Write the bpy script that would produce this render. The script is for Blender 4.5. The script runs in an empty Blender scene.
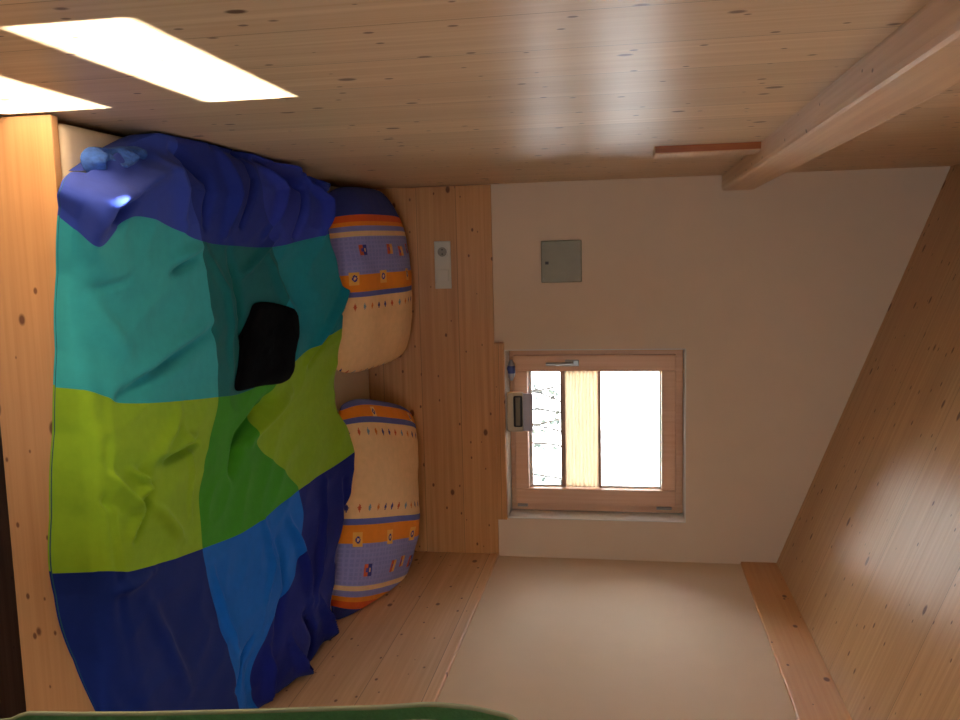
import bpy, bmesh, math, random
import numpy as np
from mathutils import Vector, Matrix, noise
random.seed(7)
S = bpy.context.scene
C = S.collection
EYE = 1.55                       # eye height above the floor
F = 862.3                        # focal length in pixels at 960 wide

# ---------------------------------------------------------------- camera
# the photograph was taken with the camera turned on its side
yv = Vector((627.35-480, 360-254.5, F)).normalized()
zv = Vector((1, .02468, 0)); zv = (zv - yv*zv.dot(yv)).normalized()
xv = zv.cross(yv)
if xv.y > 0: xv = -xv
right = Vector((xv.x, yv.x, zv.x)); up = Vector((xv.y, yv.y, zv.y)); fwd = Vector((xv.z, yv.z, zv.z))
cam = bpy.data.cameras.new('camera'); co = bpy.data.objects.new('camera', cam); C.objects.link(co)
co.matrix_world = Matrix(((right.x, up.x, -fwd.x, 0), (right.y, up.y, -fwd.y, 0), (right.z, up.z, -fwd.z, EYE), (0, 0, 0, 1)))
cam.sensor_width = 36; cam.lens = F/960*36; cam.clip_start = .02
S.camera = co
def at(u, v, axis, val):          # the world point seen at a picture position on a plane x / y / z = val
    d = (u-480)*right + (360-v)*up + F*fwd
    o = Vector((0, 0, EYE)); i = 'xyz'.index(axis)
    return o + d*((val-o[i])/d[i])

# ---------------------------------------------------------------- main measures
XL, XR, YF, YB = -.305, 1.30, 3.604, -1.5
ZM = EYE - 1.11                  # top of the mattress
YH = 3.604                       # face of the headboard
YW = 3.618                       # face of the plastered end wall
def zc(x): return EYE + 1.221 - .3855*(x+.305)   # underside of the sloping ceiling
TOPB = EYE - .560                # top of the headboard
YFB = 1.572                      # face of the footboard

# ---------------------------------------------------------------- materials
def lin(c):
    return tuple((x/12.92 if x <= .04045 else ((x+.055)/1.055)**2.4) for x in (c[0]/255, c[1]/255, c[2]/255)) + (1,)
def newmat(name):
    m = bpy.data.materials.new(name); m.use_nodes = True
    nt = m.node_tree; return m, nt, nt.nodes['Principled BSDF']
def N(nt, t, **k):
    n = nt.nodes.new(t)
    for a, b in k.items(): setattr(n, a, b)
    return n
def math_n(nt, op, a, b=None, c=None):
    n = N(nt, 'ShaderNodeMath', operation=op)
    for i, x in enumerate((a, b, c)):
        if x is None: continue
        if isinstance(x, (int, float)): n.inputs[i].default_value = x
        else: nt.links.new(x, n.inputs[i])
    return n.outputs[0]
def mixc(nt, fac, a, b, mode='MIX'):
    n = N(nt, 'ShaderNodeMix', data_type='RGBA', blend_type=mode)
    for i, x in ((0, fac), (6, a), (7, b)):
        if isinstance(x, (int, float)): n.inputs[i].default_value = x
        elif isinstance(x, tuple): n.inputs[i].default_value = x
        else: nt.links.new(x, n.inputs[i])
    return n.outputs[2]
def plain(name, c, rough=.5, metal=0, noise_amt=.08, scale=30, bump=0, coat=0, sheen=0):
    m, nt, b = newmat(name)
    tc = N(nt, 'ShaderNodeTexCoord'); nz = N(nt, 'ShaderNodeTexNoise'); nz.inputs['Scale'].default_value = scale; nz.inputs['Detail'].default_value = 4
    nt.links.new(tc.outputs['Object'], nz.inputs['Vector'])
    c = lin(c); d = tuple(x*(1-noise_amt*2) for x in c[:3])+(1,)
    nt.links.new(mixc(nt, nz.outputs['Fac'], d, c), b.inputs['Base Color'])
    b.inputs['Roughness'].default_value = rough; b.inputs['Metallic'].default_value = metal
    if coat: b.inputs['Coat Weight'].default_value = coat; b.inputs['Coat Roughness'].default_value = .15
    if sheen: b.inputs['Sheen Weight'].default_value = sheen
    if bump:
        bp = N(nt, 'ShaderNodeBump'); bp.inputs['Strength'].default_value = bump; bp.inputs['Distance'].default_value = .002
        nt.links.new(nz.outputs['Fac'], bp.inputs['Height']); nt.links.new(bp.outputs[0], b.inputs['Normal'])
    return m
def wood(name, grain, across, depth, bw=.19, base=(230, 200, 166), dark=(204, 166, 126), knot=(92, 44, 20), seed=0., rough=.42, knots=1., seam=.0022, off=0., seams=1., dsc=1.):
    """spruce boards: grain runs along one world axis, boards are laid side by side along another"""
    m, nt, b = newmat(name); L = nt.links.new
    tc = N(nt, 'ShaderNodeNewGeometry'); sp = N(nt, 'ShaderNodeSeparateXYZ'); L(tc.outputs['Position'], sp.inputs[0])
    g, a, d = (sp.outputs[x.upper()] for x in (grain, across, depth))
    a = math_n(nt, 'ADD', a, off+10*bw)
    q = math_n(nt, 'DIVIDE', a, bw); idx = math_n(nt, 'FLOOR', q); fr = math_n(nt, 'FRACT', q)
    wn = N(nt, 'ShaderNodeTexWhiteNoise', noise_dimensions='1D'); L(math_n(nt, 'ADD', idx, seed), wn.inputs['W'])
    shift = math_n(nt, 'MULTIPLY', wn.outputs['Value'], 7.3)
    def vec(sg, sa, sd=1.):
        c = N(nt, 'ShaderNodeCombineXYZ')
        L(math_n(nt, 'MULTIPLY', math_n(nt, 'ADD', g, shift), sg), c.inputs[0]); L(math_n(nt, 'MULTIPLY', math_n(nt, 'ADD', a, shift), sa), c.inputs[1])
        L(math_n(nt, 'MULTIPLY', math_n(nt, 'ADD', d, seed), sd*dsc), c.inputs[2]); return c.outputs[0]
    n1 = N(nt, 'ShaderNodeTexNoise'); n1.inputs['Scale'].default_value = 1; n1.inputs['Detail'].default_value = 5; n1.inputs['Roughness'].default_value = .6; L(vec(1.6, 70, 70), n1.inputs['Vector'])
    g1 = N(nt, 'ShaderNodeMapRange'); L(n1.outputs['Fac'], g1.inputs[0]); g1.inputs[1].default_value = .28; g1.inputs[2].default_value = .74
    n2 = N(nt, 'ShaderNodeTexNoise'); n2.inputs['Scale'].default_value = 1; n2.inputs['Detail'].default_value = 3; L(vec(.9, 9, 9), n2.inputs['Vector'])
    # knots: sparse cells
    kn = []
    for sg, sa, rad, thr in ((4.4, 7., .085, .56), (8., 13., .075, .42)):
        vo = N(nt, 'ShaderNodeTexVoronoi', voronoi_dimensions='2D'); vo.inputs['Scale'].default_value = 1; vo.inputs['Randomness'].default_value = 1
        L(vec(sg, sa), vo.inputs['Vector'])
        sc = N(nt, 'ShaderNodeSeparateColor'); L(vo.outputs['Color'], sc.inputs[0])
        r = math_n(nt, 'MULTIPLY', math_n(nt, 'GREATER_THAN', sc.outputs[0], thr), math_n(nt, 'MULTIPLY_ADD', sc.outputs[1], rad*.6, rad*.45))
        k = math_n(nt, 'DIVIDE', math_n(nt, 'SUBTRACT', r, vo.outputs['Distance']), .03)
        n = N(nt, 'ShaderNodeClamp'); L(k, n.inputs[0]); kn.append(n.outputs[0])
    kk = math_n(nt, 'MAXIMUM', kn[0], kn[1])
    bc, dc, kc = lin(base), lin(dark), lin(knot)
    col = mixc(nt, g1.outputs[0], bc, dc)
    rmp = N(nt, 'ShaderNodeMapRange'); L(n2.outputs['Fac'], rmp.inputs[0]); rmp.inputs[1].default_value = .35; rmp.inputs[2].default_value = .7
    col = mixc(nt, math_n(nt, 'MULTIPLY', rmp.outputs[0], .35), col, dc)
    tint = math_n(nt, 'MULTIPLY_ADD', wn.outputs['Value'], .10*seams, 1-.07*seams)
    cm = N(nt, 'ShaderNodeCombineColor')
    for i in range(3): L(tint, cm.inputs[i])
    col = mixc(nt, 1., col, cm.outputs[0], 'MULTIPLY')
    col = mixc(nt, math_n(nt, 'MULTIPLY', kk, .85*knots), col, kc)
    e = math_n(nt, 'MINIMUM', fr, math_n(nt, 'SUBTRACT', 1., fr))
    sm = math_n(nt, 'LESS_THAN', e, seam/bw*.5) if seams else None
    if seams: col = mixc(nt, math_n(nt, 'MULTIPLY', sm, .6), col, lin((100, 62, 34)))
    L(col, b.inputs['Base Color'])
    b.inputs['Roughness'].default_value = rough
    b.inputs['Anisotropic'].default_value = .8      # light smears across the brushed grain
    tg = N(nt, 'ShaderNodeCombineXYZ'); tg.inputs['xyz'.index(across)].default_value = 1; L(tg.outputs[0], b.inputs['Tangent'])
    bp = N(nt, 'ShaderNodeBump'); bp.inputs['Strength'].default_value = .25; bp.inputs['Distance'].default_value = .0005
    h = n1.outputs['Fac']
    if seams: h = math_n(nt, 'SUBTRACT', h, math_n(nt, 'MULTIPLY', sm, 2.))
    L(h, bp.inputs['Height']); L(bp.outputs[0], b.inputs['Normal'])
    return m
M = {}
SEAM = .065
M['wood_left'] = wood('spruce wall boards', 'z', 'y', 'x', .195, seed=3.1, rough=.41, off=.04)
M['wood_ceiling'] = wood('spruce ceiling boards', 'x', 'y', 'z', .455, seed=8.7, rough=.38, base=(228, 188, 138), dark=(200, 150, 106), off=SEAM, dsc=0.)
M['wood_head'] = wood('spruce headboard', 'x', 'z', 'y', .17, base=(222, 166, 108), dark=(190, 130, 76), seed=5.2, rough=.45, off=.01)
M['wood_side'] = wood('spruce side panel', 'y', 'z', 'x', .19, base=(226, 182, 136), dark=(200, 150, 104), seed=9.4, rough=.42)
M['wood_foot'] = wood('spruce footboard', 'x', 'z', 'y', .4, base=(208, 158, 108), dark=(188, 136, 88), seed=2.2, rough=.45, seams=0.)
M['wood_y'] = wood('spruce beam along the room', 'y', 'x', 'z', .3, base=(224, 188, 148), dark=(200, 156, 116), seed=4.4, rough=.4, seams=0.)
M['wood_purlin'] = wood('spruce wall plate', 'y', 'z', 'x', .4, base=(220, 166, 108), dark=(204, 142, 84), seed=6.6, rough=.42, seams=0.)
M['wood_strip_shade'] = wood('dark reddish painted strip shade', 'z', 'y', 'x', .5, base=(176, 96, 30), dark=(156, 80, 22), seed=7.7, knots=0., seams=0.)  # darker tone stands in for shade on the strip's near side
M['wood_frame'] = wood('oiled larch window frame', 'z', 'x', 'y', .5, base=(230, 182, 146), dark=(216, 162, 126), seed=1.3, rough=.4, knots=0., seams=0.)
M['wood_floor'] = wood('dark floor boards', 'x', 'y', 'z', .14, base=(112, 82, 64), dark=(84, 58, 44), knot=(50, 32, 24), seed=1.9, rough=.5)
M['plaster'] = plain('cream clay plaster', (230, 204, 178), .9, noise_amt=.03, scale=9, bump=.3)
M['reveal'] = plain('white painted reveal', (226, 222, 216), .8, noise_amt=.02)
M['sheet'] = plain('cream cotton sheet', (228, 206, 176), .9, noise_amt=.04, scale=60, sheen=.1)
M['black_cloth'] = plain('black knitted cloth', (9, 8, 10), .95, noise_amt=.2, scale=300, bump=.6)
M['black_cloth'].node_tree.nodes['Principled BSDF'].inputs['Specular IOR Level'].default_value = .05
M['white_plastic'] = plain('white plastic', (214, 206, 190), .35, noise_amt=.01)
M['grey_plastic'] = plain('grey plastic', (150, 140, 126), .4, noise_amt=.02)
M['dark_hole'] = plain('dark plastic', (50, 40, 34), .5)
M['metal'] = plain('brushed steel', (170, 165, 160), .3, metal=1)
M['rail'] = plain('blind rail', (168, 128, 108), .4, noise_amt=.02)
M['blue_terry'] = plain('mottled blue towelling', (70, 120, 220), .95, noise_amt=.42, scale=120, bump=1.)
M['green_terry'] = plain('green towelling', (140, 206, 168), .95, noise_amt=.15, scale=160, bump=1.)
M['towel_hem'] = plain('pale towel hem', (186, 196, 170), .9, noise_amt=.05, scale=200)
M['snow'] = plain('snow', (244, 246, 250), .9, noise_amt=.03, scale=3)
M['twig'] = plain('bare twig bark', (34, 31, 28), .9)
M['leaf'] = plain('pale frosted leaf', (58, 70, 66), .8)
M['cream_panel'] = plain('cream plastic case', (206, 192, 164), .5, noise_amt=.02)
M['lilac_panel'] = plain('pale lilac plastic', (190, 184, 196), .4, noise_amt=.02)
M['olive_glass'] = plain('olive dial', (128, 114, 88), .25, noise_amt=.03, coat=.5)
M['foil_blue'] = plain('blue foil', (70, 84, 160), .3, noise_amt=.2, scale=90)
M['foil_silver'] = plain('silver foil', (196, 196, 206), .28, noise_amt=.1, metal=.6, scale=90)
M['cover_plate'] = plain('translucent grey green plastic', (150, 140, 112), .4, noise_amt=.10, scale=28, coat=.0)
M['lamp_white'] = plain('white lacquer', (225, 225, 222), .4, noise_amt=.01)
# thin glass
m, nt, b = newmat('window glass'); nt.nodes.remove(b)
tr = N(nt, 'ShaderNodeBsdfTransparent'); tr.inputs[0].default_value = (.93, .96, .96, 1)
gl = N(nt, 'ShaderNodeBsdfGlossy'); gl.inputs['Roughness'].default_value = .02
fz = N(nt, 'ShaderNodeFresnel'); fz.inputs[0].default_value = 1.45; mx = N(nt, 'ShaderNodeMixShader')
nt.links.new(fz.outputs[0], mx.inputs[0]); nt.links.new(tr.outputs[0], mx.inputs[1]); nt.links.new(gl.outputs[0], mx.inputs[2])
nt.links.new(mx.outputs[0], nt.nodes['Material Output'].inputs[0]); M['glass'] = m
# translucent pleated fabric
m, nt, b = newmat('cream pleated fabric'); nt.nodes.remove(b)
df = N(nt, 'ShaderNodeBsdfDiffuse'); df.inputs[0].default_value = lin((238, 226, 208)); tl = N(nt, 'ShaderNodeBsdfTranslucent'); tl.inputs[0].default_value = lin((238, 226, 208))
mx = N(nt, 'ShaderNodeMixShader'); mx.inputs[0].default_value = .5
nt.links.new(df.outputs[0], mx.inputs[1]); nt.links.new(tl.outputs[0], mx.inputs[2]); nt.links.new(mx.outputs[0], nt.nodes['Material Output'].inputs[0]); M['pleat'] = m
def fabric(name, attr='col', weave=900, rough=.95, sheen=.25):
    m, nt, b = newmat(name); L = nt.links.new
    at_ = N(nt, 'ShaderNodeAttribute', attribute_name=attr)
    tc = N(nt, 'ShaderNodeTexCoord'); nz = N(nt, 'ShaderNodeTexNoise'); nz.inputs['Scale'].default_value = 40; nz.inputs['Detail'].default_value = 6
    L(tc.outputs['Object'], nz.inputs['Vector'])
    cm = N(nt, 'ShaderNodeMapRange'); L(nz.outputs['Fac'], cm.inputs[0]); cm.inputs[3].default_value = .86; cm.inputs[4].default_value = 1.08
    cc = N(nt, 'ShaderNodeCombineColor')
    for i in range(3): L(cm.outputs[0], cc.inputs[i])
    L(mixc(nt, 1., at_.outputs['Color'], cc.outputs[0], 'MULTIPLY'), b.inputs['Base Color'])
    b.inputs['Roughness'].default_value = rough; b.inputs['Sheen Weight'].default_value = sheen; b.inputs['Specular IOR Level'].default_value = .2
    bp = N(nt, 'ShaderNodeBump'); bp.inputs['Strength'].default_value = .3; bp.inputs['Distance'].default_value = .001
    n2 = N(nt, 'ShaderNodeTexNoise'); n2.inputs['Scale'].default_value = weave; L(tc.outputs['Object'], n2.inputs['Vector'])
    L(n2.outputs['Fac'], bp.inputs['Height']); L(bp.outputs[0], b.inputs['Normal'])
    return m
M['fleece'] = fabric('patchwork fleece', sheen=.04)
M['pillowcase'] = fabric('printed cotton pillowcase', sheen=.05)

# ---------------------------------------------------------------- builders
def obj(name, bm, mat, parent=None, smooth=False):
    me = bpy.data.meshes.new(name)
    bmesh.ops.recalc_face_normals(bm, faces=bm.faces); bm.to_mesh(me); bm.free()
    mats = mat if isinstance(mat, (list, tuple)) else [mat]
    for m_ in mats: me.materials.append(M[m_] if isinstance(m_, str) else m_)
    if smooth:
        for p in me.polygons: p.use_smooth = True
    o = bpy.data.objects.new(name, me); C.objects.link(o)
    if parent: o.parent = parent; o.matrix_parent_inverse = Matrix.Translation(-parent.location) if parent.type == 'EMPTY' and False else Matrix.Identity(4); 
    if parent:
        # geometry is written in world coordinates: move it into the parent's frame
        me.transform(Matrix.Translation(-world_loc(parent)))
    return o
def world_loc(o):
    v = Vector((0, 0, 0))
    while o: v = v + o.location; o = o.parent
    return v
def thing(name, loc, label, cat, group=None):
    o = bpy.data.objects.new(name, None); C.objects.link(o); o.location = loc; o.empty_display_size = .05
    o['label'] = label; o['category'] = cat
    if group: o['group'] = group
    return o
def tag(o, label, cat, group=None):
    o['label'] = label; o['category'] = cat
    if group: o['group'] = group
    return o
def struct(o): o['kind'] = 'structure'; return o
def box(bm, a, b, bev=0, seg=2):
    a, b = Vector(a), Vector(b)
    lo = Vector(min(a[i], b[i]) for i in range(3)); hi = Vector(max(a[i], b[i]) for i in range(3))
    vs = [bm.verts.new((x, y, z)) for x in (lo.x, hi.x) for y in (lo.y, hi.y) for z in (lo.z, hi.z)]
    fs = [bm.faces.new([vs[i] for i in f]) for f in ((0, 1, 3, 2), (4, 6, 7, 5), (0, 4, 5, 1), (2, 3, 7, 6), (0, 2, 6, 4), (1, 5, 7, 3))]
    if bev:
        es = list({e for f in fs for e in f.edges})
        bmesh.ops.bevel(bm, geom=es, offset=bev, segments=seg, affect='EDGES', profile=.6)
    return bm
def B(a, b, bev=0, seg=2): return box(bmesh.new(), a, b, bev, seg)
def prism(bm, pts, axis, lo, hi):
    """polygon in the two other axes extruded along axis"""
    o = []
    for t in (lo, hi):
        r = []
        for p in pts:
            q = list(p); q.insert('xyz'.index(axis), t); r.append(bm.verts.new(q))
        o.append(r)
    n = len(pts)
    bm.faces.new(o[0]); bm.faces.new(o[1][::-1])
    for i in range(n): bm.faces.new((o[0][i], o[0][(i+1) % n], o[1][(i+1) % n], o[1][i]))
    return bm
def wall_hole(bm, a, b, thick, plane, holes, ax1, ax2, p0, ztop=None):
    pass
def tube(bm, pts, r0, r1=None, n=8):
    r1 = r0 if r1 is None else r1
    rings = []
    for i, p in enumerate(pts):
        p = Vector(p); d = (Vector(pts[min(i+1, len(pts)-1)])-Vector(pts[max(i-1, 0)])).normalized()
        a = d.orthogonal().normalized(); b_ = d.cross(a); r = r0+(r1-r0)*i/(len(pts)-1)
        rings.append([bm.verts.new(p+r*(math.cos(t)*a+math.sin(t)*b_)) for t in [2*math.pi*k/n for k in range(n)]])
    for i in range(len(rings)-1):
        for k in range(n): bm.faces.new((rings[i][k], rings[i][(k+1) % n], rings[i+1][(k+1) % n], rings[i+1][k]))
    bm.faces.new(rings[0][::-1]); bm.faces.new(rings[-1]); return bm
def cyl(bm, c, axis, r, h, n=24, bev=0):
    v = Vector({'x': (1, 0, 0), 'y': (0, 1, 0), 'z': (0, 0, 1)}[axis])
    return tube(bm, [Vector(c), Vector(c)+v*h], r, r, n)

# ---------------------------------------------------------------- the room
struct(obj('floor', B((XL-.3, YB-.1, -.1), (XR+.3, YW+.4, 0)), 'wood_floor'))
struct(obj('wall_left', B((XL-.12, YB-.1, 0), (XL, YW, 3.0)), 'wood_left'))
struct(obj('wall_right', B((XR, YB-.1, 0), (XR+.12, YW, EYE+.6)), 'plaster'))
# end wall with the window opening
WX0, WX1, WZ0, WZ1 = .390, 1.128, EYE-.520, EYE+.237
bm = bmesh.new()
x0, x1, y0, y1 = XL-.12, XR+.12, YW, YW+.32
def tz(x): return zc(x)+.06
def slab(bm, xa, xb, za, zb):   # za / zb may be callables
    f = lambda z, x: z(x) if callable(z) else z
    prism(bm, [(xa, f(za, xa)), (xb, f(za, xb)), (xb, f(zb, xb)), (xa, f(zb, xa))], 'y', y0, y1)
slab(bm, x0, WX0, 0, tz); slab(bm, WX1, x1, 0, tz); slab(bm, WX0, WX1, 0, WZ0); slab(bm, WX0, WX1, WZ1, tz)
struct(obj('wall_back', bm, 'plaster'))
# painted lining of the window opening
bm = bmesh.new(); t = .004; ya, yb = YW-.001, YW+.20
box(bm, (WX0, ya, WZ0), (WX1, yb, WZ0+t)); box(bm, (WX0, ya, WZ1-t), (WX1, yb, WZ1))
box(bm, (WX0, ya, WZ0+t), (WX0+t, yb, WZ1-t)); box(bm, (WX1-t, ya, WZ0+t), (WX1, yb, WZ1-t))
struct(obj('trim_2', bm, 'reveal'))
# sloping ceiling with the roof window opening (out of the picture, above the bed foot)
SX0, SX1, SY0, SY1 = .60, 1.08, .97, 1.62
bm = bmesh.new()
def cs(xa, xb, ya, yb):
    prism(bm, [(xa, zc(xa)), (xb, zc(xb)), (xb, zc(xb)+.10), (xa, zc(xa)+.10)], 'y', ya, yb)
cs(XL-.12, SX0, YB-.1, YW); cs(SX1, XR+.12, YB-.1, YW); cs(SX0, SX1, YB-.1, SY0); cs(SX0, SX1, SY1, YW)
struct(obj('ceiling', bm, 'wood_ceiling'))
# wall behind the camera with a window added for fill light
GX0, GX1, GZ0, GZ1 = .15, 1.05, .75, 1.95
bm = bmesh.new(); y0, y1 = YB-.1, YB
slab(bm, x0, GX0, 0, tz); slab(bm, GX1, x1, 0, tz); slab(bm, GX0, GX1, 0, GZ0); slab(bm, GX0, GX1, GZ1, tz)
struct(obj('wall_front', bm, 'plaster'))
w = obj('fill_window', box(box(box(box(B((GX0, YB-.09, GZ0), (GX0+.07, YB-.02, GZ1)), (GX1-.07, YB-.09, GZ0), (GX1, YB-.02, GZ1)), (GX0+.07, YB-.09, GZ0), (GX1-.07, YB-.02, GZ0+.07)), (GX0+.07, YB-.09, GZ1-.07), (GX1-.07, YB-.02, GZ1)), (.57, YB-.08, GZ0+.07), (.63, YB-.03, GZ1-.07)), 'wood_frame'); struct(w)
obj('window_pane', B((GX0+.07, YB-.06, GZ0+.07), (GX1-.07, YB-.056, GZ1-.07)), 'glass', w)
# roof window: frame, pane and an added, unseen blind whose two gaps shape the sun patches
# sun falls across the room (no run along it), 1.5 down for 1 sideways
TAN = 1.5
def xo(zp): return XL + (EYE+1.221-zp)/(.3855+TAN)      # ceiling x whose sun ray meets the left wall at height zp
def sloped(bm, xa, xb, ya, yb, off0, off1):
    return prism(bm, [(xa, zc(xa)+off0), (xb, zc(xb)+off0), (xb, zc(xb)+off1), (xa, zc(xa)+off1)], 'y', ya, yb)
bm = bmesh.new()
sloped(bm, SX0, SX0+.03, SY0, SY1, 0, .10); sloped(bm, SX1-.03, SX1, SY0, SY1, 0, .10)
sloped(bm, SX0+.03, SX1-.03, SY0, SY0+.03, 0, .10); sloped(bm, SX0+.03, SX1-.03, SY1-.03, SY1, 0, .10)
sk = struct(obj('window_3', bm, 'wood_frame'))
obj('window_pane', sloped(bmesh.new(), SX0+.03, SX1-.03, SY0+.03, SY1-.03, .06, .064), 'glass', sk)
bm = bmesh.new(); xa, xb, xc, xd = xo(EYE-.609), xo(EYE-.777), xo(EYE-.988), xo(EYE-1.26)
ya, yb = 1.020, 1.563
sloped(bm, SX0+.03, xa, SY0+.03, SY1-.03, .0, .003); sloped(bm, xb, xc, SY0+.03, SY1-.03, .0, .003)
if xd < SX1-.03: sloped(bm, xd, SX1-.03, SY0+.03, SY1-.03, .0, .003)
for p, q in ((xa, xb), (xc, xd)):
    sloped(bm, p, q, SY0+.03, ya, .0, .003); sloped(bm, p, q, yb, SY1-.03, .0, .003)
obj('blind', bm, 'lamp_white', sk)  # added light mask, cut to give the sun patches their outline
# wall plate between right wall and ceiling
zp0, zp1 = at(740.5, 563, 'y', YW).z, zc(XR)
struct(obj('trim_1', box(bmesh.new(), (XR-.012, YB, zp0), (XR+.02, YW, zp1+.004), .004), 'wood_purlin'))

# beam on the left wall
bt = B((XL-.004, YB+.01, EYE+.372), (XL+.062, YW-.002, EYE+.50), .011, 2)
tag(obj('wooden_beam', bt, 'wood_y'), 'long square-edged spruce beam running along the boarded wall up by the ceiling', 'beam')
bt = B((XL-.003, 2.572, EYE+.078), (XL+.022, 2.70, EYE+.374), .002, 1)
cst = obj('cover_strip', bt, 'wood_y')
obj('shaded_side', B((XL-.002, 2.5705, EYE+.080), (XL+.019, 2.5722, EYE+.371)), 'wood_strip_shade', cst)['label'] = 'near side of the strip, its shade painted dark reddish brown'  # thin sheet that puts the near side's shade into the colour
tag(cst, 'short flat wooden strip on the boarded wall, ending under the beam', 'wood strip')

# ---------------------------------------------------------------- the built-in bed
bed = thing('double_bed', (.5, 2.6, 0), 'built-in spruce double bed with headboard and side panel filling the end of the room', 'bed')
obj('footboard', B((XL+.004, YFB, ZM-.178), (XR-.006, YFB+.022, ZM-.004), .003), 'wood_foot', bed)
obj('headboard', B((XL+.002, YH, .02), (XR-.004, YW-.001, TOPB), .002), 'wood_head', bed)
obj('side_panel', B((XR-.014, YFB-.6, .02), (XR-.001, YH-.001, TOPB-.012)), 'wood_side', bed)
obj('cap_strip', B((XR-.017, YFB-.6, TOPB-.012), (XR-.001, YH-.001, TOPB), .003), 'wood_side', bed)
obj('bed_base', B((XL+.004, YFB+.03, ZM-.185), (XR-.02, YH-.003, ZM-.165)), 'wood_side', bed)
for lx in (XL+.06, XR-.12):
    for ly in (YFB+.06, YH-.12):
        obj('leg', B((lx, ly, .0), (lx+.06, ly+.06, ZM-.186)), 'wood_side', bed)
# mattress in a cream sheet
bm = B((XL+.012, YFB+.024, ZM-.163), (XR-.03, YH-.006, ZM), .03, 4)
mt = tag(obj('mattress', bm, 'sheet', smooth=True), 'wide mattress in a cream fitted sheet lying in the wooden bed', 'mattress')

# ---------------------------------------------------------------- the patchwork blanket
ss = [0, .25, .5, 1, 1.5, 2, 2.5, 3]
tt = [0, .5, 1, 1.5, 2, 2.5, 3, 3.5, 3.85, 4]
P = [
 [(72,172),(90,172),(124,148),(172,131),(215,140),(252,152),(295,170),(330,184)],
 [(57,188),(88,208),(130,184),(188,182),(232,192),(265,198),(297,204),(327,208)],
 [(60,217),(97,247),(128,218),(202,241),(238,246),(274,247),(305,240),(329,234)],
 [(57,300),(95,305),(137,310),(211,312),(247,318),(285,300),(316,290),(342,286)],
 [(56,387),(86,399),(125,403),(217,397),(246,391),(283,370),(314,346),(342,328)],
 [(52,480),(84,487),(122,490),(202,470),(230,458),(256,436),(302,412),(336,398)],
 [(52,573),(88,575),(130,571),(203,549),(250,528),(298,490),(331,468),(354,452)],
 [(70,648),(104,655),(148,655),(220,625),(256,606),(294,575),(318,570),(340,548)],
 [(92,698),(122,708),(165,715),(238,690),(246,692),(252,690),(296,676),(326,634)],
 [(106,728),(134,738),(176,745),(240,735),(254,735),(268,728),(302,694),(326,652)]]
H = [
 [.05,.06,.06,.07,.09,.10,.11,.13],
 [.07,.14,.09,.09,.11,.12,.13,.15],
 [.04,.085,.07,.07,.08,.09,.12,.15],
 [.02,.04,.05,.06,.06,.07,.11,.13],
 [.02,.04,.05,.06,.05,.08,.10,.12],
 [.02,.04,.06,.06,.05,.05,.08,.10],
 [.02,.04,.05,.06,.06,.07,.09,.13],
 [.02,.04,.05,.06,.07,.08,.10,.12],
 [.03,.04,.05,.07,.06,.06,.10,.10],
 [.04,.04,.05,.05,.05,.05,.06,.08]]
ctl = np.zeros((len(tt), len(ss), 3))
for i in range(len(tt)):
    for j in range(len(ss)):
        p = at(P[i][j][0], P[i][j][1], 'z', ZM+H[i][j])
        if j == 0:                       # the hem hangs down over the front of the footboard
            p = at(P[i][j][0], P[i][j][1], 'y', YFB-.010)
            if i < 3: p = at(P[i][j][0], P[i][j][1], 'z', ZM+H[i][j]); p.y = max(p.y, YFB-.09)
            elif p.z > ZM+.02: p = at(P[i][j][0], P[i][j][1], 'z', ZM+.02); p.y = max(p.y, YFB-.01)
        if j == 1: p.y = max(p.y, YFB+(.035 if i > 2 else -.05))
        ctl[i, j] = (p.x, p.y, p.z)
edge = ctl[:, :1].copy(); keep = edge[:3].copy(); edge[:, 0, 1] = YFB-.004; edge[:, 0, 2] = ZM+.016; edge[:, 0, 0] = ctl[:, 0, 0]*.75+ctl[:, 1, 0]*.25
edge[:3] = keep*.6+ctl[:3, 1:2]*.4
ctl[3:, 1] = edge[3:, 0]*.5+ctl[3:, 2]*.5; ctl[3:, 1, 2] += .008
ctl = np.concatenate([ctl[:, :1], edge, ctl[:, 1:]], 1); ss = [0, .09]+ss[1:]
def hermite(ts, vals, t):
    """monotone-ish cubic interpolation along the first axis"""
    ts = np.array(ts, float); n = len(ts)
    d = (vals[1:]-vals[:-1])/(ts[1:]-ts[:-1])[:, None]
    m_ = np.zeros_like(vals); m_[0] = d[0]; m_[-1] = d[-1]
    for k in range(1, n-1):
        h0, h1 = ts[k]-ts[k-1], ts[k+1]-ts[k]
        m_[k] = (d[k-1]*h1+d[k]*h0)/(h0+h1)
    k = np.clip(np.searchsorted(ts, t, side='right')-1, 0, n-2)
    h = (ts[k+1]-ts[k]); x = ((t-ts[k])/h)[:, None]; h = h[:, None]
    return (2*x**3-3*x**2+1)*vals[k]+(x**3-2*x**2+x)*h*m_[k]+(-2*x**3+3*x**2)*vals[k+1]+(x**3-x**2)*h*m_[k+1]
NS, NT = 240, 288
sv = np.concatenate([[0, .003], np.linspace(.0125, 3, NS-1)]); tv = np.linspace(0, 4, NT+1)
tmp = hermite(tt, ctl.reshape(len(tt), -1), tv).reshape(NT+1, len(ss), 3)
G = hermite(ss, tmp.transpose(1, 0, 2).reshape(len(ss), -1), sv).reshape(NS+1, NT+1, 3).transpose(1, 0, 2)  # [t, s, xyz]
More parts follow.
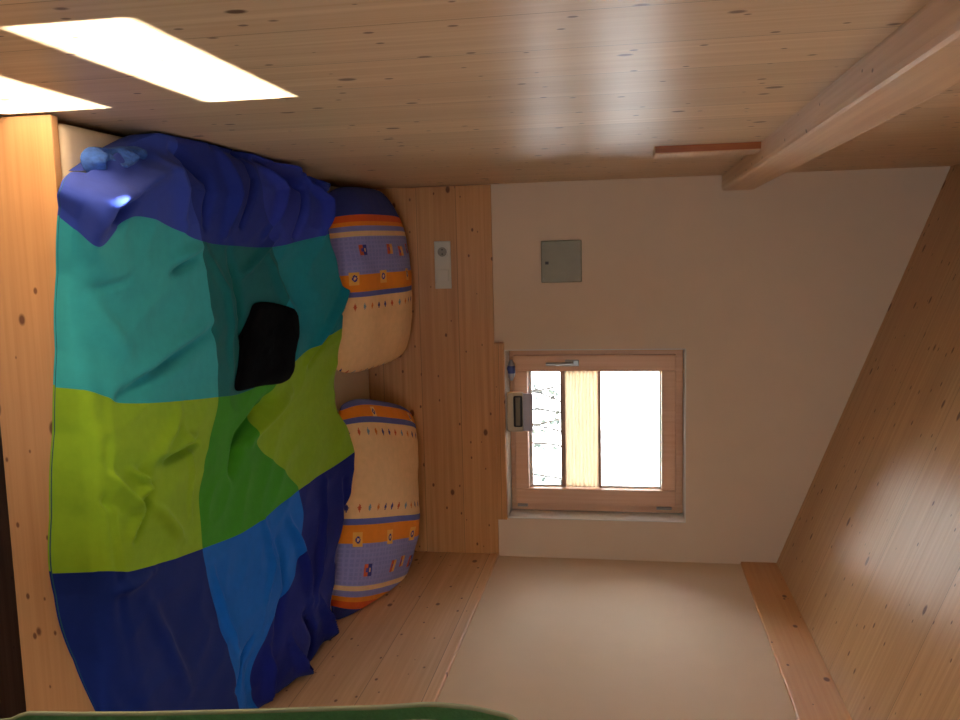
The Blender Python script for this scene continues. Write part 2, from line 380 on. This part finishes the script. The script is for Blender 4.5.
# creases: list of (picture polyline, half width in metres, height); a ridge with a valley beside it
def W(u, v): p = at(u, v, 'z', ZM+.06); return np.array((p.x, p.y))
creases = [
 ([(128,396),(160,372),(190,350),(212,330)], .022, -.020), ([(120,390),(150,366),(186,340),(212,322)], .03, .012),
 ([(88,290),(112,286),(132,280)], .015, -.010), ([(60,250),(90,285),(110,320),(130,350)], .04, .018), ([(60,310),(85,340),(95,372)], .05, -.025),
 ([(172,274),(186,266),(198,256)], .014, -.018), ([(170,262),(190,252),(202,246)], .02, .012),
 ([(205,250),(225,290),(232,330),(232,380)], .02, .010), ([(225,250),(240,300),(245,350)], .02, -.012), ([(262,255),(275,285),(290,315)], .02, .012),
 ([(330,265),(322,300),(306,340),(296,362)], .018, .022), ([(336,270),(330,300),(312,340),(300,366)], .014, -.016),
 ([(268,400),(255,422),(243,440),(236,470)], .035, -.045), ([(285,392),(268,418),(255,440)], .03, .022),
 ([(110,470),(125,495),(137,512),(132,536)], .018, .020), ([(90,490),(108,500),(122,508)], .02, -.016), ([(142,470),(150,492),(142,520),(136,540)], .014, -.018),
 ([(132,470),(146,482),(138,500)], .012, .018), ([(165,462),(180,452),(196,442)], .014, -.018), ([(160,455),(176,446),(192,436)], .018, .016), ([(150,505),(160,512),(185,540)], .02, .010),
 ([(60,500),(90,460),(112,430)], .03, .014), ([(180,400),(172,430),(150,462)], .02, .012), ([(110,600),(135,585),(155,570)], .02, .014),
 ([(182,420),(190,470),(192,520)], .012, .007), ([(262,520),(268,560),(262,600)], .02, .012), ([(285,520),(296,560),(298,600)], .022, .02), ([(275,540),(280,590),(268,640)], .018, -.014),
 ([(318,480),(312,520),(308,560),(302,600)], .02, .016), ([(330,480),(328,520),(322,560)], .016, -.014), ([(305,600),(312,625),(322,650)], .018, .03), ([(292,615),(300,640),(296,662)], .02, -.045), ([(278,640),(284,668),(300,680)], .018, .028),
 ([(262,650),(262,680),(266,706)], .018, .022), ([(250,640),(240,660),(236,690)], .014, -.018), ([(214,570),(222,610),(236,650)], .014, .014), ([(150,600),(170,640),(190,690)], .03, .012),
 ([(90,620),(120,680),(150,720)], .03, -.012), ([(60,590),(80,640),(100,690)], .03, .012),
 ([(70,200),(105,195),(140,176),(165,166)], .03, .03), ([(84,214),(110,218),(128,200)], .02, -.02), ([(150,160),(170,190),(180,225)], .025, .018), ([(165,150),(195,180),(200,225)], .02, -.022),
 ([(205,150),(214,185),(218,235)], .02, .022), ([(225,145),(236,180),(232,225)], .018, -.028), ([(240,160),(262,190),(255,235)], .02, .024), ([(262,165),(285,190),(280,235)], .022, -.035), ([(252,150),(270,165),(288,180)], .02, .03),
 ([(285,175),(300,200),(298,235)], .018, .026), ([(300,185),(312,205),(318,232)], .016, -.018), ([(266,238),(250,262),(240,276)], .016, .014), ([(200,145),(240,160),(300,186)], .02, -.02),
]
XY = G[:, :, :2]; dz = np.zeros(G.shape[:2])
for pts, wd, amp in creases:
    wp = [W(*p) for p in pts]; best = np.full(dz.shape, 9.)
    Ltot = sum(np.linalg.norm(wp[k+1]-wp[k]) for k in range(len(wp)-1)); acc = 0; par = np.zeros(dz.shape)
    for k in range(len(wp)-1):
        a, b_ = wp[k], wp[k+1]; ab = b_-a; l = np.linalg.norm(ab)
        q = np.clip(((XY-a)@ab)/(l*l), 0, 1); dd = np.linalg.norm(XY-(a+q[..., None]*ab), axis=-1)
        u_ = dd < best; best = np.where(u_, dd, best); par = np.where(u_, (acc+q*l)/Ltot, par); acc += l
    dz += 1.45*amp*np.exp(-(best/(wd*.66))**2)*np.sin(np.pi*np.clip(par, .06, .94))**.6
bigw = np.array([[noise.noise((x*3.1, y*2.3, 1.7))*.5+noise.noise((x*8, y*5, 4.2))*.25 for x, y, z in r] for r in G])
rid = np.array([[abs(noise.noise((x*9+y*3, y*4.5-x*2, 9.1))) for x, y, z in r] for r in G])
dz += bigw*.016 - (rid-.2)*.016
# flatten towards the foot hem, keep everything above the sheet
edge_s = np.clip(sv/.12, 0, 1)
edge_s = np.clip((sv-.09)/.16, 0, 1)
G[:, :, 2] += dz*edge_s[None, :]
G[:, sv > .09, 2] = np.maximum(G[:, sv > .09, 2], ZM+.012)
G[:, :, 1] += np.where(sv < .09, -.004*np.abs(np.sin(tv*7))[:, None]*1.0, 0)
G[:, :, 0] = np.clip(G[:, :, 0], XL+.006, XR-.026)
cols = [  # rows t, columns s
 [(52, 72, 168), (30, 46, 132), (44, 58, 158)],
 [(54, 164, 170), (16, 102, 104), (20, 130, 144)],
 [(140, 178, 40), (62, 146, 32), (134, 170, 34)],
 [(14, 38, 112), (14, 100, 192), (22, 32, 118)]]
me = bpy.data.meshes.new('blanket')
V = [tuple(p) for p in G.reshape(-1, 3)]; nS = NS+1
Fc = []; fcol = []
for i in range(NT):
    for j in range(NS):
        a = i*nS+j; Fc.append((a, a+1, a+nS+1, a+nS))
        c = cols[min(3, int((i+.5)/NT*4))][min(2, int((sv[j]+sv[j+1])/2))]
        c = lin(c)
        if (j < 1): c = lin((40, 84, 96))          # hem stitching at the foot edge
        fcol.append(c)
# hem turned down to the sheet, and the underside
ring = [(0, j) for j in range(NS)]+[(i, NS) for i in range(NT)]+[(NT, j) for j in range(NS, 0, -1)]+[(i, 0) for i in range(NT, 0, -1)]
cen = G.mean(axis=(0, 1)); low = {}
for k, (i, j) in enumerate(ring):
    p = G[i, j]; zlow = max(ZM+.003, p[2]-.22)
    if j == 0 or p[1] < YFB+.03: zlow = p[2]-.004
    low[k] = len(V); V.append((p[0], p[1], min(zlow, p[2]-.004)))
for k, (i, j) in enumerate(ring):
    k2 = (k+1) % len(ring); i2, j2 = ring[k2]
    Fc.append((i*nS+j, low[k], low[k2], i2*nS+j2))
    c = cols[min(3, int(min(i, NT-1)/NT*4))][min(2, int(min(j, NS-1)/NS*3))]; fcol.append(lin(c))
me.from_pydata(V, [], Fc); me.update()
ca = me.color_attributes.new('col', 'FLOAT_COLOR', 'CORNER')
arr = np.repeat(np.array(fcol), 4, axis=0).astype(np.float32); ca.data.foreach_set('color', arr.ravel())
for p in me.polygons: p.use_smooth = True
me.materials.append(M['fleece'])
bl = bpy.data.objects.new('blanket', me); C.objects.link(bl)
tag(bl, 'rumpled fleece blanket in blue, turquoise, green and navy blocks spread over the bed', 'blanket')

# ---------------------------------------------------------------- cloth helper
def cloth(name, outline, zoff, thick, mat, amp=.01, seed=0., n=40, parent=None):
    """a soft crumpled cloth lying on the bed; outline in world xy"""
    bm = bmesh.new(); c = sum((Vector(p) for p in outline), Vector((0, 0)))/len(outline)
    m_ = len(outline)
    def rim(a):
        q = a*m_; k = int(q) % m_; f_ = q-int(q)
        p0, p1, p2, p3 = (Vector(outline[(k+o_) % m_]) for o_ in (-1, 0, 1, 2))
        return .5*((2*p1)+(-p0+p2)*f_+(2*p0-5*p1+4*p2-p3)*f_**2+(-p0+3*p1-3*p2+p3)*f_**3)
    NA, NR = 72, 18
    top = []
    ctr = None
    for r in range(NR+1):
        row = []
        for a in range(NA):
            f_ = r/NR; p = c+(rim(a/NA)-c)*f_
            h = thick*(1-f_**6)**.5 + amp*(noise.noise((p.x*22, p.y*16, seed))+.5*noise.noise((p.x*60, p.y*40, seed)))*(1-f_**4)
            row.append(bm.verts.new((p.x, p.y, zoff(p.x, p.y)+max(h, .001))))
        top.append(row)
    for r in range(NR):
        for a in range(NA):
            q = [top[r][a], top[r][(a+1) % NA], top[r+1][(a+1) % NA], top[r+1][a]]
            bm.faces.new(q)
    bmesh.ops.remove_doubles(bm, verts=top[0], dist=1e-6)
    rim_low = [bm.verts.new((v.co.x, v.co.y, v.co.z-.004)) for v in top[-1]]
    for a in range(NA): bm.faces.new((top[-1][a], top[-1][(a+1) % NA], rim_low[(a+1) % NA], rim_low[a]))
    bm.faces.new(rim_low)
    return obj(name, bm, mat, parent, smooth=True)
# height of the blanket under a point
flat = G.reshape(-1, 3)
def zbl(x, y):
    d = (flat[:, 0]-x)**2+(flat[:, 1]-y)**2; k = np.argpartition(d, 4)[:4]
    return float(flat[k, 2].max())
# black cloth
pts = [(263,303),(280,303),(293,309),(297,322),(294,345),(290,370),(286,382),(268,386),(246,390),(248,365),(252,340),(258,315)]
zb = ZM+.085
ol = []
for u, v in pts: p = at(u+6, v, 'z', zb+.02); ol.append((p.x, p.y))
tag(cloth('folded_cloth', ol, lambda x, y: zbl(x, y)+.004, .022, 'black_cloth', .006, 3.), 'small folded black cloth lying on the patchwork blanket', 'cloth')
pts = [(84,156),(92,147),(108,148),(124,146),(134,146),(142,156),(130,166),(112,172),(98,176),(88,170)]
ol = []
for u, v in pts: p = at(u, v, 'z', ZM+.05); ol.append((max(p.x, XL+.008), p.y))
tag(cloth('crumpled_cloth', ol, lambda x, y: ZM+.045, .026, 'blue_terry', .04, 8.), 'small crumpled mottled blue cloth between the blanket corner and the boarded wall', 'cloth')

# ---------------------------------------------------------------- pillows
def stripe(q, w_, p):
    """colour of the printed case at q (0..1 across), w_ (0..1 along)"""
    navy, org, red, lil, crm, blu = (52, 64, 142), (232, 138, 40), (218, 90, 36), (138, 138, 198), (236, 194, 146), (96, 104, 180)
    q = p(q)
    bands = [(.13, navy), (.16, red), (.18, org), (.205, lil), (.225, crm), (.40, lil), (.475, org), (.50, blu), (.90, crm), (.925, blu), (.975, org), (1.01, blu)]
    for e, c in bands:
        if q < e: break
    # fine check in the lilac band
    if c is lil and .225 < q < .40:
        if (int(q*160) % 3 == 0) or (int(w_*90) % 3 == 0): c = (150, 148, 206)
        for k, (cq, cw, kind) in enumerate([(.29, .80, 0), (.29, .50, 1), (.29, .22, 0), (.30, .65, 1)]):
            dq, dw = (q-cq)*.72, (w_-cw)*.60
            if abs(dq) < .017 and abs(dw) < .021:
                c = (214, 96, 60) if dw < 0 else ((58, 60, 140) if kind == 0 else (236, 170, 90))
                if abs(dq) < .006 and abs(dw+.007) < .005: c = (80, 70, 150)
                if abs(dq) < .006 and abs(dw-.008) < .004: c = (236, 190, 140)
    # little framed squares along the orange stripe
    for cw in (.72, .42, .95, .12):
        dq, dw = abs(q-.415)*.72, abs(w_-cw)*.60
        if dq < .021 and dw < .021:
            c = (238, 176, 84)
            r = math.hypot(dq, dw)
            if r < .011: c = (60, 56, 140)
            if r < .005: c = (240, 200, 150)
    for cw in (.80, .30):
        dq, dw = abs(q-.945)*.72, abs(w_-cw)*.60
        if dq < .014 and dw < .014: c = (60, 60, 140) if math.hypot(dq, dw) < .009 and math.hypot(dq, dw) > .004 else (240, 200, 120)
    # rows of little diamonds on the cream field
    for cq in (.545, .86):
        dq = abs(q-cq)*.72
        k = math.floor(w_*13); dw = abs(w_*13-k-.5)/13*.60
        if dq*1.0+dw*1.6 < .0125:
            c = [(60, 60, 140), (206, 92, 60), (120, 150, 170), (216, 120, 50), (70, 60, 120)][k % 5]
    return lin(c)
def pillow(name, label, cx, cy, wx, wy, th, tilt, rz, base, mapq, seed, outer=1):
    n1, n2 = 220, 170
    V = []; Fc = []; fc = []
    def shape(a, b_):   # a, b in -1..1
        e = (1-abs(a)**2.6); f_ = (1-abs(b_)**2.6)
        h = max(e, 0)**.55*max(f_, 0)**.55
        # corners pulled in a little between the points
        sx = 1-.05*(1-abs(b_)**2)*0-.035*(abs(b_)**2)*(1-abs(a))
        x = a*wx/2*(1-.06*(1-b_*b_)*0) ; y = b_*wy/2
        x *= 1-.05*(1-abs(b_))*abs(a)**6*0; 
        rr = 1-.05*(abs(a)*abs(b_))**3
        o_ = max(0, a*outer)**2.2
        if b_ > 0: y *= 1-.42*o_
        if abs(b_) < 2: x *= 1-.05*abs(b_)**4
        return x*rr, y*rr*(1-.05*abs(a)**4), h*(1-.25*o_)
    for side in (1, -1):
        for j in range(n2+1):
            for i in range(n1+1):
                a, b_ = i/n1*2-1, j/n2*2-1
                x, y, h = shape(a, b_)
                wob = noise.noise((x*5+seed, y*5, side*2.))*.018+noise.noise((x*14+seed, y*9, side*2.))*.006
                ed = math.exp(-((1-max(abs(a), abs(b_)))/.12)**1)*.35
                wob += ed*.02*math.sin((a if abs(b_) > abs(a) else b_)*26+seed)*min(1, h*2)
                z = side*(h*th/2+wob*h)
                V.append((x, y, z))
    nv = (n1+1)*(n2+1)
    for s_ in range(2):
        for j in range(n2):
            for i in range(n1):
                a = s_*nv+j*(n1+1)+i; q = (a, a+1, a+n1+2, a+n1+1)
                Fc.append(q if s_ == 0 else q[::-1]); fc.append(stripe((i+.5)/n1, (j+.5)/n2, mapq))
    me = bpy.data.meshes.new(name)
    R = Matrix.Rotation(rz, 4, 'Z') @ Matrix.Rotation(tilt, 4, 'X')
    V = [R @ Vector(v) for v in V]; zmin = min(v.z for v in V)
    V = [(min(v.x, 1.281-cx), min(v.y, YH-.004-cy), max(v.z-zmin, .0)) for v in V]
    me.from_pydata(V, [], Fc); me.update()
    ca = me.color_attributes.new('col', 'FLOAT_COLOR', 'CORNER')
    ca.data.foreach_set('color', np.repeat(np.array(fc), 4, axis=0).astype(np.float32).ravel())
    bm = bmesh.new(); bm.from_mesh(me); bmesh.ops.remove_doubles(bm, verts=bm.verts, dist=1e-5); bm.to_mesh(me); bm.free()
    for p in me.polygons: p.use_smooth = True
    me.materials.append(M['pillowcase'])
    o = bpy.data.objects.new(name, me); C.objects.link(o); o.location = (cx, cy, base)
    return tag(o, label, 'pillow', 'striped pillows at the headboard')
pillow('pillow', 'striped blue, orange and cream pillow nearest the boarded wall and the light socket', .07, 3.27, .70, .66, .19, math.radians(10), math.radians(1), ZM, lambda q: q*.86, 1.3, -1)
pillow('pillow', 'striped blue, orange and cream pillow below the window, cream end towards its neighbour', .965, 3.19, .84, .65, .20, math.radians(12), math.radians(-14), ZM, lambda q: 1-q*.93, 6.1, 1)

# ---------------------------------------------------------------- socket and switch on the headboard
def at_y(u, v, y): return at(u, v, 'y', y)
p0, p1 = at_y(435, 242, YH), at_y(452, 289, YH)
sx0, sx1, sz0, sz1 = p0.x, p1.x, p0.z, p1.z
sz0, sz1 = EYE-.806, EYE-.736; sx0, sx1 = -.075, .125
t = thing('socket_plate', ((sx0+sx1)/2, YH, (sz0+sz1)/2), 'long white wall plate with a round power socket and a switch on the wooden headboard', 'socket')
obj('plate', B((sx0, YH-.010, sz0), (sx1, YH-.0002, sz1), .003), 'white_plastic', t)
cz = (sz0+sz1)/2; c1, c2 = sx0+.045, sx1-.055
def ringmesh(c, r0, r1, y_a, y_b, n=32):
    bm = bmesh.new(); prof = [(r0, y_a), (r1, y_a), (r1, y_b), (r0, y_b)]
    rings = [[bm.verts.new((c[0]+r*math.cos(a), y, c[1]+r*math.sin(a))) for r, y in prof] for a in [2*math.pi*k/n for k in range(n)]]
    for k in range(n):
        for m_ in range(4): bm.faces.new((rings[k][m_], rings[(k+1) % n][m_], rings[(k+1) % n][(m_+1) % 4], rings[k][(m_+1) % 4]))
    return bm
so = obj('power_socket', ringmesh((c1, cz), .020, .026, YH-.014, YH-.009), 'white_plastic', t)
obj('socket_well', cyl(bmesh.new(), (c1, YH-.0115, cz), 'y', .0198, .002, 32), 'grey_plastic', so)
for dx in (-.009, .009): obj('pin_hole', cyl(bmesh.new(), (c1+dx, YH-.0125, cz), 'y', .003, .002, 12), 'dark_hole', so)
obj('switch_rocker', B((c2-.026, YH-.015, cz-.026), (c2+.026, YH-.009, cz+.026), .003), 'white_plastic', t)
# square cover plate on the plaster
p0, p1 = at_y(541, 241, YW), at_y(582, 282, YW)
t = thing('wall_cover', ((p0.x+p1.x)/2, YW, (p0.z+p1.z)/2), 'square grey-green glossy cover plate on the cream wall left of the window', 'wall cover')
obj('cover', B((p0.x, YW-.016, p0.z), (p1.x, YW+.001, p1.z), .004), 'cover_plate', t)
q = at_y(547, 264, YW); obj('catch', B((q.x-.010, YW-.018, q.z-.006), (q.x-.004+.006, YW-.0155, q.z+.008), .0005), 'dark_hole', t)
for u, v in ((544, 244), (544, 279), (579, 244), (579, 279)):
    q = at_y(u, v, YW); obj('screw', cyl(bmesh.new(), (q.x, YW-.0175, q.z), 'y', .003, .002, 12), 'grey_plastic', t)

# ---------------------------------------------------------------- the window
YFR = YW+.115                     # face of the fixed frame
w = bpy.data.objects.new('window_1', None); C.objects.link(w); w.location = ((WX0+WX1)/2, YFR, WZ0); w['kind'] = 'structure'
ix0, ix1, iz0, iz1 = WX0+.005, WX1-.005, WZ0+.005, WZ1-.005
def frame(a0, a1, b0, b1, wl, wr, wb, wt, ya, yb, bev=.004):
    bm = bmesh.new()
    box(bm, (a0, ya, b0), (a0+wl, yb, b1), bev); box(bm, (a1-wr, ya, b0), (a1, yb, b1), bev)
    box(bm, (a0+wl-.001, ya, b0), (a1-wr+.001, yb, b0+wb), bev); box(bm, (a0+wl-.001, ya, b1-wt), (a1-wr+.001, yb, b1), bev)
    return bm
YG = YFR+.03
gl0, gl1 = at_y(528.5, 370, YG), at_y(661, 488, YG)
obj('window_frame', frame(ix0, ix1, iz0, iz1, .04, .042, .028, .04, YFR, YFR+.07), 'wood_frame', w)
sa0, sa1, sb0, sb1 = ix0+.030, ix1-.032, iz0+.020, iz1-.030
sash = obj('window_sash', frame(sa0, sa1, sb0, sb1, gl0.x-sa0, sa1-gl1.x, gl0.z-sb0, sb1-gl1.z, YFR-.018, YFR+.05, .006), 'wood_frame', w)
obj('window_pane', B((gl0.x-.005, YG, gl0.z-.005), (gl1.x+.005, YG+.004, gl1.z+.005)), 'glass', sash)
bm = frame(gl0.x, gl1.x, gl0.z, gl1.z, .008, .008, .014, .008, YG-.006, YG-.001, .001)
obj('glazing_bead', bm, 'reveal', sash)
# handle on the left stile: rosette and lever hanging down
hp = at_y(572, 363, YFR-.02)
h = obj('window_handle', B((hp.x-.014, YFR-.028, hp.z-.03), (hp.x+.014, YFR-.0175, hp.z+.03), .004), 'metal', sash)
e = at_y(546, 363.5, YFR-.06)
obj('lever', tube(tube(bmesh.new(), [(hp.x, YFR-.028, hp.z), (hp.x, YFR-.06, hp.z)], .008, .008, 12), [(hp.x, YFR-.058, hp.z+.008), (hp.x, YFR-.062, hp.z-.03), (hp.x, YFR-.062, e.z)], .009, .007, 12), 'metal', h)
for u in (523, 664):
    q = at_y(u, 507, YFR-.02); hl = .022 if u < 600 else .032
    obj('hinge', tube(bmesh.new(), [(sa1+.004, YFR-.022, q.z-hl), (sa1+.004, YFR-.022, q.z+hl)], .0065, .0065, 12), 'metal', w)
# pleated blind with its two rails
bz0, bz1 = at_y(565, 400, YG-.02).z, at_y(598, 400, YG-.02).z
bx0, bx1 = gl0.x+.004, gl1.x-.004
t = thing('pleated_blind', ((bx0+bx1)/2, YG-.02, bz0), 'narrow cream pleated blind stretched across the middle of the window', 'blind')
bm = bmesh.new(); npl = 9; rows = []
for k in range(npl*2+1):
    z = bz0+(bz1-bz0)*k/(npl*2); y = YG-.022+(.005 if k % 2 else -.004)
    rows.append([bm.verts.new((bx0, y, z)), bm.verts.new((bx1, y, z))])
for k in range(npl*2): bm.faces.new((rows[k][0], rows[k][1], rows[k+1][1], rows[k+1][0]))
o = obj('pleated_fabric', bm, 'pleat', t)
sm_ = o.modifiers.new('thickness', 'SOLIDIFY'); sm_.thickness = .0006
obj('lower_rail', B((bx0, YG-.032, bz0-.020), (bx1, YG-.010, bz0), .002), 'rail', t)
obj('upper_rail', B((bx0, YG-.032, bz1), (bx1, YG-.010, bz1+.013), .002), 'rail', t)
for x_ in (bx0+.004, bx1-.004):
    obj('guide_cord', tube(bmesh.new(), [(x_, YG-.020, gl0.z), (x_, YG-.020, gl1.z)], .0008, .0008, 6), 'white_plastic', t)

# wooden ledge under the window
lz1 = WZ0-.001
p0, p1 = at_y(500, 343, YH-.02), at_y(500, 520, YH-.02)
tag(obj('window_ledge', B((p0.x, YH-.016, TOPB+.001), (p1.x, YW-.001, WZ0+.002), .003), 'wood_head'), 'narrow wooden ledge strip between the headboard and the window opening', 'ledge')
# things on the sill
ys = YW+.004
a, b_ = at_y(504, 393, ys), at_y(533, 432, ys)
zs = WZ0+.006; hh = b_.z-zs
t = thing('travel_clock', ((a.x+b_.x)/2, ys, zs), 'small upright cream and lilac clock case with dark rimmed face on the window sill', 'clock')
obj('case', B((a.x, ys, zs), (b_.x, ys+.035, zs+hh*.62), .006), 'cream_panel', t)
lid = B((a.x+.004, ys+.006, zs+hh*.60), (b_.x-.002, ys+.020, zs+hh), .004); obj('lid', lid, 'lilac_panel', t)
fx0, fx1, fz0, fz1 = a.x+.012, b_.x-.022, zs+hh*.27, zs+hh*.60
rim = obj('dial_rim', B((fx0, ys-.006, fz0), (fx1, ys+.002, fz1), .008, 4), 'dark_hole', t)
obj('dial', B((fx0+.006, ys-.008, fz0+.009), (fx1-.006, ys-.005, fz1-.009), .0012), 'olive_glass', rim)
# foil packet
a, b_ = at_y(506, 360, ys), at_y(513, 381, ys)
bm = bmesh.new(); rows = []
for i in range(15):
    r = []
    f_ = i/14; x_ = a.x+.003+(b_.x-a.x)*f_; rr = .017*math.sin(math.pi*min(max(f_, .03), .97))**.5
    for k in range(14):
        an = 2*math.pi*k/14; d = rr*(1+.25*noise.noise((f_*6, math.cos(an)*2, math.sin(an)*2)))
        r.append(bm.verts.new((x_, ys+.03+.8*d*math.cos(an), zs+.019+d*math.sin(an)*1.0)))
    rows.append(r)
for i in range(14):
    for k in range(14):
        f_ = bm.faces.new((rows[i][k], rows[i][(k+1) % 14], rows[i+1][(k+1) % 14], rows[i+1][k])); f_.material_index = 0 if (3 < i < 9) else 1
bm.faces.new(rows[0]); bm.faces.new(rows[-1])
tag(obj('foil_packet', bm, ['foil_blue', 'foil_silver'], smooth=True), 'small crumpled blue and silver packet in the left corner of the window sill', 'packet')

# ---------------------------------------------------------------- green towel over a rail beside the camera
YT = .80
rl = thing('towel_rail', (XR, YT, EYE-.24), 'round wooden rail by the right wall carrying the green towel', 'rail')
def tw(z): return .452
x_edge = at(300, 711, 'y', YT).x
top = at(517, 719, 'y', YT).z
obj('rod', tube(bmesh.new(), [(x_edge+.06, YT, top-.016), (XR-.014, YT, top-.016)], .014, .014, 16), 'wood_y', rl)
obj('bracket', tube(bmesh.new(), [(XR-.014, YT, top-.016), (XR-.001, YT, top-.016)], .03, .03, 20), 'wood_y', rl)
edge = [(520,722),(500,718),(470,711),(440,708),(425,707),(380,710),(300,712),(230,714),(130,716),(60,716),(15,715),(0,722),(-60,728)]
ev = [at(u, v+4, 'y', YT) for u, v in edge]
# front and back sheets of the towel, the fabric wavy along its width
bm = bmesh.new(); nz = 60; nx = 60
zt, zbm = top, EYE-.98
ez = np.array([p.z for p in ev][::-1]); ex = np.array([p.x for p in ev][::-1])
def xe(z): return float(np.interp(z, ez, ex))
prof = []
for k in range(nz+1): prof.append((-.017, zbm+(zt-.016-zbm)*k/nz))
for k in range(1, 10): an = math.pi-math.pi*k/10; prof.append((.017*math.cos(an), zt-.016+.017*math.sin(an)))
for k in range(nz+1): prof.append((.017, zt-.016-(zt-.016-zbm-.15)*k/nz))
rows = []
for (dy, z) in prof:
    r = []
    for i in range(nx+1):
        f_ = i/nx; x0_ = xe(z) if z < zt-.03 else xe(z)+.0
        x_ = x0_+f_*.20
        wv = .003*math.sin(f_*19+z*2)*min(1, (zt-z)/.2)
        r.append(bm.verts.new((x_, YT+dy+(wv if dy < 0 else -wv*.5), z)))
    rows.append(r)
for j in range(len(rows)-1):
    for i in range(nx):
        f_ = bm.faces.new((rows[j][i], rows[j][i+1], rows[j+1][i+1], rows[j+1][i])); f_.material_index = 1 if i < 1 else 0
to = obj('towel', bm, ['green_terry', 'towel_hem'], smooth=True)
sd = to.modifiers.new('thickness', 'SOLIDIFY'); sd.thickness = .004; sd.offset = 0
tag(to, 'green towel with a pale hem hanging from a rail in the near foreground', 'towel')

# ---------------------------------------------------------------- outside
bm = bmesh.new(); NX = 24
vs = [[bm.verts.new((-6+12*i/NX, YW+.5+ 9*j/NX, .2+.22*(9*j/NX)+.12*noise.noise((i*.7, j*.7, 3)))) for i in range(NX+1)] for j in range(NX+1)]
for j in range(NX):
    for i in range(NX): bm.faces.new((vs[j][i], vs[j][i+1], vs[j+1][i+1], vs[j+1][i]))
g = obj('ground', bm, 'snow', smooth=True); g['kind'] = 'structure'
random.seed(11)
t = thing('bare_shrub', (.95, 4.9, .5), 'bare thin-twigged shrub on the snow outside the lower window pane', 'shrub')
for k in range(9):
    bx = .62+.08*k+random.uniform(-.02, .02); pts = [(bx, 4.9+random.uniform(-.1, .1), .42)]
    dx = random.uniform(-.02, .02)
    for s_ in range(9): p = pts[-1]; dx += random.uniform(-.02, .02); pts.append((p[0]+dx, p[1]+random.uniform(-.02, .02), p[2]+.09))
    s1 = obj('stem', tube(bmesh.new(), pts, .012, .005, 6), 'twig', t)
    bm = bmesh.new()
    for s_ in range(14):
        p = Vector(random.choice(pts[2:]))+Vector((random.uniform(-.05, .05), random.uniform(-.03, .03), random.uniform(-.03, .03)))
        a = Vector((random.uniform(-1, 1), random.uniform(-.4, .4), random.uniform(-1, 1))).normalized()*.026; b2 = a.cross(Vector((0, 1, .3))).normalized()*.014
        bm.faces.new([bm.verts.new(p+a), bm.verts.new(p+b2), bm.verts.new(p-a), bm.verts.new(p-b2)])
    lf = obj('leaves', bm, 'leaf', t); lf['kind'] = 'stuff'

# ---------------------------------------------------------------- light
sun = bpy.data.lights.new('sun', 'SUN'); sun.energy = 72; sun.angle = math.radians(.55); sun.color = (1, .96, .9)
so_ = bpy.data.objects.new('sun', sun); C.objects.link(so_)
so_.rotation_euler = Vector((-1, 0, -TAN)).to_track_quat('-Z', 'Y').to_euler(); so_.location = (4, 1.3, 8)
wd_ = bpy.data.worlds.new('sky'); S.world = wd_; wd_.use_nodes = True
bg = wd_.node_tree.nodes['Background']; bg.inputs[0].default_value = (.88, .93, 1., 1); bg.inputs[1].default_value = 9.
def portal(name, loc, direction, sx, sy):
    l = bpy.data.lights.new(name, 'AREA'); l.shape = 'RECTANGLE'; l.size = sx; l.size_y = sy; l.cycles.is_portal = True
    o = bpy.data.objects.new(name, l); C.objects.link(o); o.location = loc
    o.rotation_euler = Vector(direction).to_track_quat('-Z', 'Y').to_euler(); return o
portal('window_portal', ((WX0+WX1)/2, YW+.25, (WZ0+WZ1)/2), (0, -1, 0), .75, .78)
portal('window_portal', ((GX0+GX1)/2, YB-.12, (GZ0+GZ1)/2), (0, 1, 0), 1.0, 1.3)
xm = (SX0+SX1)/2
portal('window_portal', (xm, (SY0+SY1)/2, zc(xm)+.12), (-.36, 0, -.93), .66, .66)

S.view_settings.view_transform = 'Standard'; S.view_settings.look = 'None'
S.view_settings.gamma = 1; S.view_settings.use_curve_mapping = False
S.view_settings.exposure = .3
